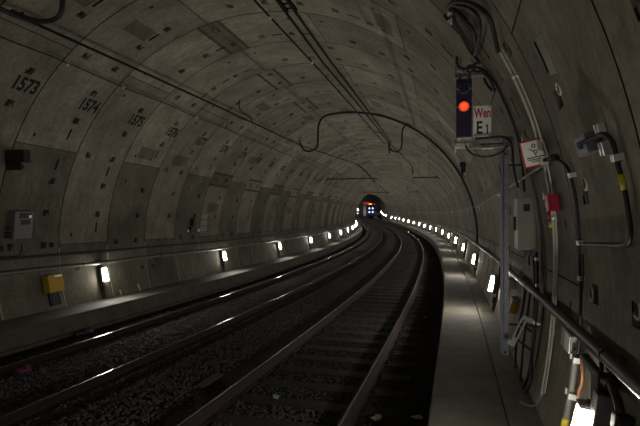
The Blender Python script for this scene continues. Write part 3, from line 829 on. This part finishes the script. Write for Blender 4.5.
for x, z in ((-.16, .045), (-.215, .04), (-.15, -.05), (-.205, -.055)):
    mb = MB(); mb.box((x, .018, z), (.022, .036, .07), .003); mb.build('strap', 'clip', t)
t = thing('looped_cable', 'dark cable with yellow band dropping down the right wall and turning left', 'cable', Matrix.Translation(W(4.0, 13.3, .1)))
pts = smooth([FW(3.98, 13.3) @ Vector((-.03, .10, 0)), W(3.92, 13.35, .11), W(3.80, 13.4, .06), W(3.66, 13.4, .04), W(3.61, 12.6, .03), W(3.625, 11.5, .03), W(3.61, 10.5, .03), W(3.60, 9.2, .03), W(3.60, 7.6, .03), W(3.61, 6.5, .03), W(3.68, 6.0, .03), W(3.82, 5.85, .03), W(4.1, 5.75, .03), W(4.62, 5.5, .03)], 3)
mb = MB(); mb.tube(pts, [.006 if i < 12 else .0125 for i in range(len(pts))], 10); world_part('cable', mb, 'rubber', t)
mb = MB(); mb.tube([W(3.606, 10.5, .03), W(3.601, 9.5, .03)], .0145, 12); world_part('yellow_band', mb, 'ytape', t)
f = FW(3.625, 11.6, 0); mb = MB(); mb.box(f @ Vector((0.012, .025, 0)), (.014, .05, .034), .003, f.to_3x3()); world_part('cable_clip', mb, 'clip', t)
mb = MB(); mb.box(f @ Vector((-.022, .025, 0)), (.014, .05, .034), .003, f.to_3x3()); world_part('cable_clip', mb, 'clip', t)
mb = MB(); mb.box(f @ Vector((.055, .012, 0)), (.05, .024, .045), .003, f.to_3x3()); world_part('clip_base', mb, 'rod', t)
t = thing('wall_cable', 'long dark cable clipped vertically to the right wall, below the pipe plug', 'cable', Matrix.Translation(W(4.95, 13.6, .04)))
mb = MB(); mb.tube(smooth([W(5.0, 14.0, .06), W(4.88, 13.7, .04), W(4.69, 13.0, .03), W(4.59, 12.0, .03), W(4.59, 9.9, .03), W(4.62, 7.7, .03), W(4.68, 5.4, .03), W(4.72, 2.6, .03), W(4.71, .4, .03), W(4.72, -2.4, .03), W(4.72, -4.6, .03)], 3), .012, 10); world_part('cable', mb, 'rubber', t)
mb = MB(); mb.tube([W(4.60, 4.6, .03), W(4.60, 2.8, .035), W(4.66, 1.4, .03)], .006, 6); world_part('thin_wire', mb, 'rubber', t)
for a, s_ in ((11.7, 4.59), (5.6, 4.675), (2.3, 4.72)):
    f = FW(s_, a, 0)
    for x in (.014, -.020):
        mb = MB(); mb.box(f @ Vector((x, .022, 0)), (.014, .044, .034), .003, f.to_3x3()); world_part('cable_clip', mb, 'clip', t)
    mb = MB(); mb.box(f @ Vector((.05, .010, 0)), (.04, .02, .04), .003, f.to_3x3()); world_part('clip_base', mb, 'rod', t)

# cabinet and red box
t = thing('cabinet', 'grey steel cabinet on the right wall, right of the signal strut', 'cabinet', FP(6.56, 4.15, 1.70))
mb = MB()
mb.prism([(.0, 0), (.185, .01), (.145, .56), (-.012, .545)], 0, .36); mb.build('body', 'cab', t)
mb = MB(); mb.prism([(.004, .01), (-.004, .53), (-.018, .53), (-.010, .01)], .02, .34); mb.build('door', 'cab', t)
mb = MB(); mb.box((-.028, .20, .28), (.03, .05, .15), .006); mb.build('handle', 'black', t)
mb = MB(); mb.box((.072, -.003, .45), (.062, .004, .075)); mb.build('label_plate', 'black', t)
for i, x in enumerate((.055, .10, .14)):
    mb = MB(); mb.tube([(x, .07, .01), (x, .07, -.06)], .02, 8); mb.build('cable_gland', 'galv', t)
for pts, r, lab in (([(6.70, 3.2), (6.59, -2.1), (6.48, -7.5), (6.29, -11.8), (6.28, -14.0), (6.40, -15.6)], .018, 'left black cable running from the grey cabinet down to the walkway'),
        ([(6.50, 3.4), (6.44, -1.8), (6.38, -7.2), (6.33, -11.1), (6.14, -12.3), (6.12, -14.2), (6.2, -15.4)], .018, 'right black cable running from the grey cabinet down to the walkway'),
        ([(7.30, -3.0), (7.4, -7.0), (7.5, -10.6), (7.35, -13.2), (7.05, -15.2)], .016, 'short black cable running down the wall foot just right of the signal strut'),
        ([(6.95, -3.2), (7.0, -7.5), (6.95, -11.0), (6.75, -13.4), (6.6, -15.4)], .014, 'black cable between the strut and the cabinet cables, low on the wall')):
    cable('cabinet_cable', smooth(wpl(pts, .045), 3), r, 'rubber', lab, 'cable', 'cables at the wall foot below the grey cabinet')
for i, (s_, a_) in enumerate(((6.48, 2.4), (6.44, -1.2), (6.40, -6.3))):
    f = FW(s_, a_, 0); mb = MB(); mb.box((0, .035, 0), (.05, .07, .035), .006); o = mb.build('cable_clip', 'clip', None, f)
    tag(o, ['small bright clip on the cables right under the grey cabinet', 'small bright clip on the cables midway above the handrail', 'small bright clip on the cables just below the handrail'][i], 'clip', 'clips on the cabinet cables')
cable('riser_pipe', [W(6.32, a, .03) for a in arange(-6, 17, 1.5)], .022, 'gcond', 'dark grey riser pipe on the wall just right of the grey cabinet', 'pipe')
t = thing('call_box', 'small red box fixed over the pale conduits on the right wall', 'box', FP(5.20, 4.20, 2.08))
mb = MB(); mb.prism([(.01, 0), (.09, .004), (.075, .142), (-.004, .132)], -.0, .13); mb.build('body', 'red', t)
mb = MB(); mb.prism([(.012, .07), (.018, .005), (.030, .03), (.020, .085)], -.006, .0); mb.build('cover_tab', 'rdark', t)
mb = MB(); mb.tube([(.018, .03, .0), (.012, .03, -.06)], .012, 8); mb.build('tail', 'red', t)
o = cable('yellow_marker', [W(5.55, 7.6, .045), W(5.55, 6.9, .045)], .016, 'ytape', 'tiny yellow marker below the red box', 'marker')

# lifting sockets and grout lips on the right wall
for i, (s_, a_, r_, half, lab) in enumerate(((4.40, 10.7, .042, 1, 'pale half-ring lip around a socket right of the vertical cable'), (4.37, 18.85, .036, 0, 'full pale ring around a socket hole in the upper right wall'),
        (5.95, 10.8, .034, 1, 'small pale half-ring lip beside the red box'), (6.2, 18.9, .03, 1, 'small pale half-ring lip above the tilted warning board'), (4.55, 1.2, .045, 1, 'pale worn lip of a socket near the handrail'), (3.7, 1.75, .045, 1, 'pale worn socket lip at the right edge of the picture'))):
    f = FW(s_, a_, 0)
    t = thing('socket_lip', lab, 'socket', f, 'socket lips on the right wall')
    mb = MB(); mb.ringtorus((0, .002, 0), (0, 1, 0), r_, .008, 0 if not half else 90, 360 if not half else 280, 18); mb.build('lip', 'crescent', t)
    mb = MB(); mb.tube([(0, -.01, 0), (0, .003, 0)], r_ * .82, 18); mb.build('hole', 'joint', t)
# long trowelled recess patch on the near right wall
mb = MB(); f = FW(4.33, 21.8, 0) @ Matrix.Rotation(rad(-9), 4, 'Y'); mb.box((0, .0, 0), (.15, .012, .26), .004); o = mb.build('filler_strip', 'gcond', None, f); tag(o, 'long grey filler strip above the ringed socket on the right wall', 'filler strip')

# small things low on the right wall
t = thing('lever_bracket', 'pale slotted metal bracket leaning at the wall foot right of the strut', 'bracket', FP(6.15, 4.045, .82) @ Matrix.Rotation(rad(24), 4, 'Y'))
mb = MB()
mb.box((-.020, 0, .15), (.014, .03, .28), .003); mb.box((.020, 0, .15), (.014, .03, .28), .003); mb.box((0, 0, .03), (.054, .03, .05), .003); mb.box((0, 0, .27), (.054, .03, .04), .003)
mb.build('slotted_bar', 'cab', t)
mb = MB(); mb.box((.05, 0, .27), (.06, .05, .05), .006); mb.box((-.01, .0, -.01), (.075, .05, .05), .006); mb.build('end_block', 'cab', t)
mb = MB(); mb.tube([(.0, .0, .2), (.12, .10, .16)], .012, 6); mb.tube([(.0, .0, .05), (.18, .05, .0)], .012, 6); mb.build('stay', 'rod', t)
t = thing('yellow_holder', 'small yellow plastic holder behind the slotted bracket at the strut', 'holder', FW(8.15, -8.0, 0))
mb = MB(); mb.prism([(-.12, .08), (.05, .14), (.06, -.05), (.03, -.10)], .01, .10); mb.build('body', 'yellow', t)
mb = MB(); mb.box((-.10, .06, .10), (.14, .08, .07), .012); mb.build('cap', 'bluegrey', t)
t = thing('socket_box', 'small pale box on the wall under the handrail, beside the strut', 'box', FW(8.7, -4.6, 0))
mb = MB(); mb.box((0, .05, 0), (.30, .10, .13), .01); mb.build('body', 'cab', t)
mb = MB(); mb.box((-.06, .105, -.04), (.05, .012, .04), .003); mb.build('latch', 'clip', t)
t = thing('junction_box', 'white junction box under the handrail, above the foreground lamp', 'box', FW(5.0, -4.3, 0))
mb = MB(); mb.box((0, .028, 0), (.34, .056, .14), .008); mb.build('body', 'cab', t)
mb = MB(); mb.box((-.08, .060, .0), (.16, .008, .12), .003); mb.build('lid', 'clip', t)

t = thing('lamp_conduit', 'grey conduit with a yellow band leading down beside the foreground lamp', 'conduit', Matrix.Translation(W(4.74, -4.6, .035)))
mb = MB(); mb.tube([W(4.76, a, .035) for a in arange(-15, -4.4, 1.2)], .021, 10); world_part('conduit', mb, 'gcond', t)
mb = MB(); mb.tube([W(4.76, -11.9, .035), W(4.76, -11.0, .035)], .024, 10); world_part('yellow_band', mb, 'ytape', t)
for a in (-5.2, -8.6):
    f = FW(4.76, a, 0); mb = MB(); mb.box(f @ Vector((.05, .03, 0)), (.04, .06, .04), .003, f.to_3x3()); mb.box(f @ Vector((-.05, .03, 0)), (.04, .06, .04), .003, f.to_3x3()); world_part('conduit_clip', mb, 'clip', t)
cable('lamp_cable', smooth([W(4.55, -4.2, .05), W(4.50, -5.4, .05), W(4.5, -6.5, .04), W(4.54, -7.4, .045), W(4.55, -7.9, .04)], 3), .009, 'orange', 'orange-brown cable above the foreground lamp', 'cable')
cable('lamp_hose', smooth([W(4.40, -3.9, .06), W(4.34, -4.1, .06), W(4.12, -4.15, .06), W(3.92, -4.1, .06), W(3.86, -4.0, .06)], 3), .030, 'rubber', 'thick black hose slanting under the handrail above the foreground lamp', 'hose', n=10)
cable('lamp_hose', smooth([W(3.85, -3.9, .065), W(3.78, -4.1, .07), W(3.73, -4.6, .06), W(3.71, -5.4, .05)], 3), .022, 'rubber', 'short black hose bending down to the stacked black plugs by the right edge', 'hose', n=10)
t = thing('plug_stack', 'black plugs with pale clips at the bottom right, right of the foreground lamp', 'plugs', FW(3.70, -6.9, 0))
for z in (.09, -.02, -.13):
    mb = MB(); mb.box((0, .05, z), (.08, .08, .085), .014); mb.build('plug', 'black', t)
    mb = MB(); mb.box((-.046, .05, z - .02), (.012, .05, .035), .003); mb.box((.046, .05, z - .02), (.012, .05, .035), .003); mb.build('clip', 'clip', t)
t = thing('duct_cover', 'grey upright cover plate right of the foreground lamp', 'cover', FW(3.93, -8.0, 0))
mb = MB(); mb.box((0, .06, 0), (.10, .12, .46), .006); mb.build('plate', 'cabL', t)
t = thing('ballast_gear', 'tilted black block above the foreground lamp', 'box', FW(4.02, -5.2, 0) @ Matrix.Rotation(rad(12), 4, 'Y'))
mb = MB(); mb.box((0, .055, .01), (.13, .09, .19), .008); mb.build('body', 'black', t)
mb = MB(); mb.tube([(.03, .055, .1), (.05, .055, .16)], .012, 8); mb.build('gland', 'rod', t)

# ------------------------------------------------------------------ left wall things
t = thing('loudspeaker_box', 'black box on a bracket high on the left wall at the left edge', 'box', FP(7.72, -3.66, 3.07))
mb = MB(); mb.box((0, .0, .0), (.40, .14, .21), .006); mb.build('body', 'black', t)
mb = MB(); mb.box((-.10, .02, -.16), (.34, .03, .14), .004); mb.box((-.17, .02, -.02), (.12, .05, .05), .004); mb.build('bracket', 'rod', t)
t = thing('control_box', 'light grey box with two dark labels on the left wall at the left edge', 'box', FW(8.22, 173.6, 0))
mb = MB(); mb.box((0, .08, 0), (.40, .16, .50), .01); mb.build('body', 'cabL', t)
mb = MB(); mb.box((-.02, .163, .17), (.26, .006, .10)); mb.build('label_plate', 'black', t)
mb = MB(); mb.box((-.03, .163, .05), (.20, .006, .09)); mb.build('label_plate', 'black', t)
mb = MB(); mb.box((-.12, .167, .155), (.06, .004, .05)); mb.build('reflector', 'clip', t)
for z in (-.05, -.15, -.22):
    mb = MB(); mb.tube([(.20, .08, z), (.29, .08, z)], .02, 8); mb.build('cable_gland', 'black', t)
cable('box_cable', smooth([W(8.30, 178.5, .05), W(8.32, 180.6, .04), W(8.25, 181.4, .04), W(7.6, 181.7, .04), W(7.0, 181.7, .04)], 3), .014, 'rubber', 'thin black cable hanging from the light grey box on the left wall', 'cable')
t = thing('yellow_box', 'yellow box on a dark stand at the foot of the left wall', 'box', FW(8.97, -170.6 + 360, 0))
mb = MB(); mb.box((.03, .10, 0), (.37, .15, .34), .016); mb.build('body', 'yellow', t)
mb = MB(); mb.box((-.03, .177, .135), (.18, .006, .03)); mb.build('label_strip', 'clip', t)
mb = MB(); mb.box((.10, .177, -.02), (.012, .01, .26)); mb.box((-.135, .177, -.02), (.012, .01, .26)); mb.build('rib', 'ytape', t)
mb = MB(); mb.box((0, .03, -.28), (.22, .05, .30), .006); mb.box((0, .02, 0), (.3, .04, .3), .004); mb.build('stand', 'rod', t)
mb = MB(); mb.tube([(-.10, .05, -.18), (-.14, .05, -.42)], .016, 8); mb.tube([(.04, .05, -.18), (.06, .05, -.42)], .016, 8); mb.build('cable', 'rubber', t)
t = thing('plate_stack', 'three small pale plates one above another on the left wall', 'plates', FW(15.4, 173.4, 0))
for z in (.20, 0.0, -.20):
    mb = MB(); mb.box((0, .008, z), (.40, .016, .15), .004); mb.build('plate', 'plate', t)
t = thing('wall_valve', 'dark fitting with two bright ends beside the pale plates on the left wall', 'fitting', FW(14.6, 174.5, 0))
mb = MB(); mb.box((0, .06, .10), (.16, .10, .22), .01); mb.box((0, .05, -.12), (.34, .10, .18), .02); mb.tube([(-.3, .06, -.14), (.3, .06, -.14)], .03, 8); mb.build('body', 'black', t)
for x in (-.33, .33):
    mb = MB(); mb.box((x, .07, -.15), (.10, .07, .07), .01); mb.build('end', 'clip', t)
for (s_, h, tilt, lab) in ((10.92, .13, 14, 'shorter thin pale stick leaning at the left wall foot beyond the nearest left lamp'), (11.66, .19, 20, 'longer thin pale stick leaning at the left wall foot beyond the nearest left lamp')):
    f = FP(s_, wo(.25, -1, .07), .25) @ Matrix.Rotation(rad(tilt), 4, 'X') @ Matrix.Rotation(rad(-12), 4, 'Y')
    mb = MB(); mb.box((0, 0, h / 2), (.022, .022, h), .003); o = mb.build('stick', 'lip', None, f); tag(o, lab, 'stick', 'sticks at the left wall foot')
for i, (s_, z_) in enumerate(((12.0, .80), (12.5, .80))):
    mb = MB(); mb.ringtorus((0, .012, 0), (0, 1, 0), .05, .012, 0, 360); mb.tube([(0, -.01, 0), (0, .008, 0)], .04, 14)
    o = mb.build('wall_socket', 'rod', None, FW(s_, angz(z_, -1), 0)); tag(o, ['left one of two round dark sockets low on the left wall', 'right one of two round dark sockets low on the left wall'][i], 'socket', 'round sockets on the left wall')
for s_, a_, lab in ((7.9, 179.4, 'dark round plug on the left wall under the light grey box'), (9.05, 179.2, 'dark round plug on the left wall right of the light grey box')):
    mb = MB(); mb.tube([(0, -.01, 0), (0, .02, 0), (0, .03, 0)], [.055, .055, .04], 16); o = mb.build('wall_plug', 'joint', None, FW(s_, a_, 0)); tag(o, lab, 'plug', 'round plugs on the left wall')
mb = MB(); mb.box((0, 0, 0), (.10, .34, .06), .01); mb.box((-.06, .08, .03), (.10, .10, .05), .01); o = mb.build('kerb_fitting', 'black', None, FP(8.55, -3.05, -.07) @ Matrix.Rotation(rad(-18), 4, 'Z')); tag(o, 'dark fitting lying beside the leftmost rail, below the left walkway', 'fitting')

# ------------------------------------------------------------------ litter on the track
mb = MB(); mb.box((0, 0, 0), (.10, .52, .03), .006); o = mb.build('board', 'brown', None, FP(6.85, .40, -.095) @ Matrix.Rotation(rad(-2), 4, 'Z') @ Matrix.Rotation(rad(7), 4, 'Y')); tag(o, 'short brown board lying on the ballast left of the rusty inner rail', 'board')
def scrap(s, o_, z, w, h, m, label, seed):
    rg = random.Random(seed); mb = MB(); n = 7
    c = mb.bm.verts.new((0, 0, .018)); c2 = mb.bm.verts.new((0, 0, .012)); ring, r2 = [], []
    for k in range(n):
        a = 2 * pi * k / n; rr = rg.uniform(.55, 1.1)
        p = (cos(a) * w * rr / 2, sin(a) * h * rr / 2, rg.uniform(0, .03))
        ring.append(mb.bm.verts.new(p)); r2.append(mb.bm.verts.new((p[0], p[1], p[2] - .004)))
    for k in range(n):
        j = (k + 1) % n
        mb.bm.faces.new((c, ring[k], ring[j])); mb.bm.faces.new((c2, r2[j], r2[k])); mb.bm.faces.new((ring[k], r2[k], r2[j], ring[j]))
    o = mb.build('paper_scrap', m, None, FP(s, o_, z) @ Matrix.Rotation(rg.uniform(-.3, .3), 4, 'Z')); return tag(o, label, 'paper scrap')
scrap(6.63, 1.40, -.148, .13, .11, 'teal', 'pale teal scrap between the rails of the right track', 1)
scrap(6.30, 2.68, -.14, .13, .12, 'paper', 'crumpled pale paper between the rightmost rail and the walkway, left one of two', 5)
scrap(6.44, 3.10, -.14, .16, .13, 'paper', 'crumpled pale paper against the right walkway edge, right one of two', 9)
scrap(12.2, 2.9, -.14, .1, .08, 'paper', 'small paper scrap farther along beside the right walkway', 12)
mb = MB(); mb.box((0, 0, .03), (.10, .20, .06), .015); mb.box((0, .06, .07), (.06, .06, .04), .01); o = mb.build('marker', 'pink', None, FP(6.45, -2.24, -.115)); tag(o, 'small magenta marker beside the leftmost rail at the left edge', 'marker')

# ------------------------------------------------------------------ train
t = thing('train', 'distant light rail train with red top and four bright headlights', 'train', FP(122.0, 1.66, 0))
mb = MB(); mb.prism([(-1.3, .35), (1.3, .35), (1.32, 1.2), (1.32, 2.75), (1.2, 3.5), (.8, 3.75), (-.8, 3.75), (-1.2, 3.5), (-1.32, 2.75), (-1.32, 1.2)], 0.25, 15); mb.build('body', 'sigblack', t)
mb = MB(); mb.prism([(-1.18, .8), (1.18, .8), (1.25, 1.75), (-1.25, 1.75)], 0.0, .25); mb.build('front_skirt', 'tblue', t)
mb = MB(); mb.prism([(-1.24, 1.76), (1.24, 1.76), (1.24, 2.6), (1.18, 3.1), (-1.18, 3.1), (-1.24, 2.6)], .08, .25); mb.build('windscreen', 'glass', t)
mb = MB(); mb.prism([(-1.18, 3.12), (1.18, 3.12), (1.0, 3.6), (-1.0, 3.6)], .04, .25); top = mb.build('front_roof', 'tred', t)
mb = MB(); mb.box((-.25, .03, 3.35), (.7, .04, .22), .01); mb.build('destination_display', 'amber', t)
for x in (-.75, .75):
    mb = MB(); mb.box((x, .03, 3.35), (.25, .03, .2), .01); mb.build('red_marker_light', 'tail', t)
for x in (-.46, .34):
    for z in (1.38, 2.3):
        mb = MB(); mb.tube([(x, .07 if z > 2 else -.01, z), (x, -.03, z)], .16, 16); mb.build('headlight', 'head_lamp', t)
mb = MB(); mb.box((0, -.1, .62), (.4, .5, .25), .03); mb.build('coupler', 'black', t)
for y in (2.5, 12.5):
    mb = MB()
    for x in (-.752, .752):
        mb.tube([(x - .05, y - .9, .33), (x + .05, y - .9, .33)], .33, 20); mb.tube([(x - .05, y + .9, .33), (x + .05, y + .9, .33)], .33, 20)
    mb.box((0, y, .36), (1.7, 2.2, .12), .02); mb.build('bogie', 'rod', t)

t = thing('hanging_board', 'red glowing board hanging from the roof left of the distant train top', 'board', FP(114, -.15, 3.70))
mb = MB(); mb.box((0, 0, 0), (1.3, .12, .36), .02); mb.build('board', 'tail', t)
for x in (-.7, .7):
    mb = MB(); mb.tube([(x * .8, 0, .15), (x * .8, 0, 2.3)], .03, 6); mb.build('rod', 'rod', t)
# ------------------------------------------------------------------ camera and world
cam = bpy.data.cameras.new('camera'); co = bpy.data.objects.new('camera', cam); COL.objects.link(co)
cam.sensor_width = 36; cam.lens = 494.987 / 640 * 36; cam.clip_start = .05; cam.clip_end = 600
co.location = (0, 0, 2.1899); co.rotation_euler = (pi / 2 - 0.00366, 0, 0)
SC.camera = co
w = bpy.data.worlds.new('world'); SC.world = w; w.use_nodes = True
w.node_tree.nodes['Background'].inputs['Color'].default_value = (.01, .01, .012, 1)
w.node_tree.nodes['Background'].inputs['Strength'].default_value = .2
SC.view_settings.view_transform = 'Standard'; SC.view_settings.look = 'None'; SC.view_settings.gamma = 1; SC.view_settings.use_curve_mapping = False
SC.view_settings.exposure = 0.0
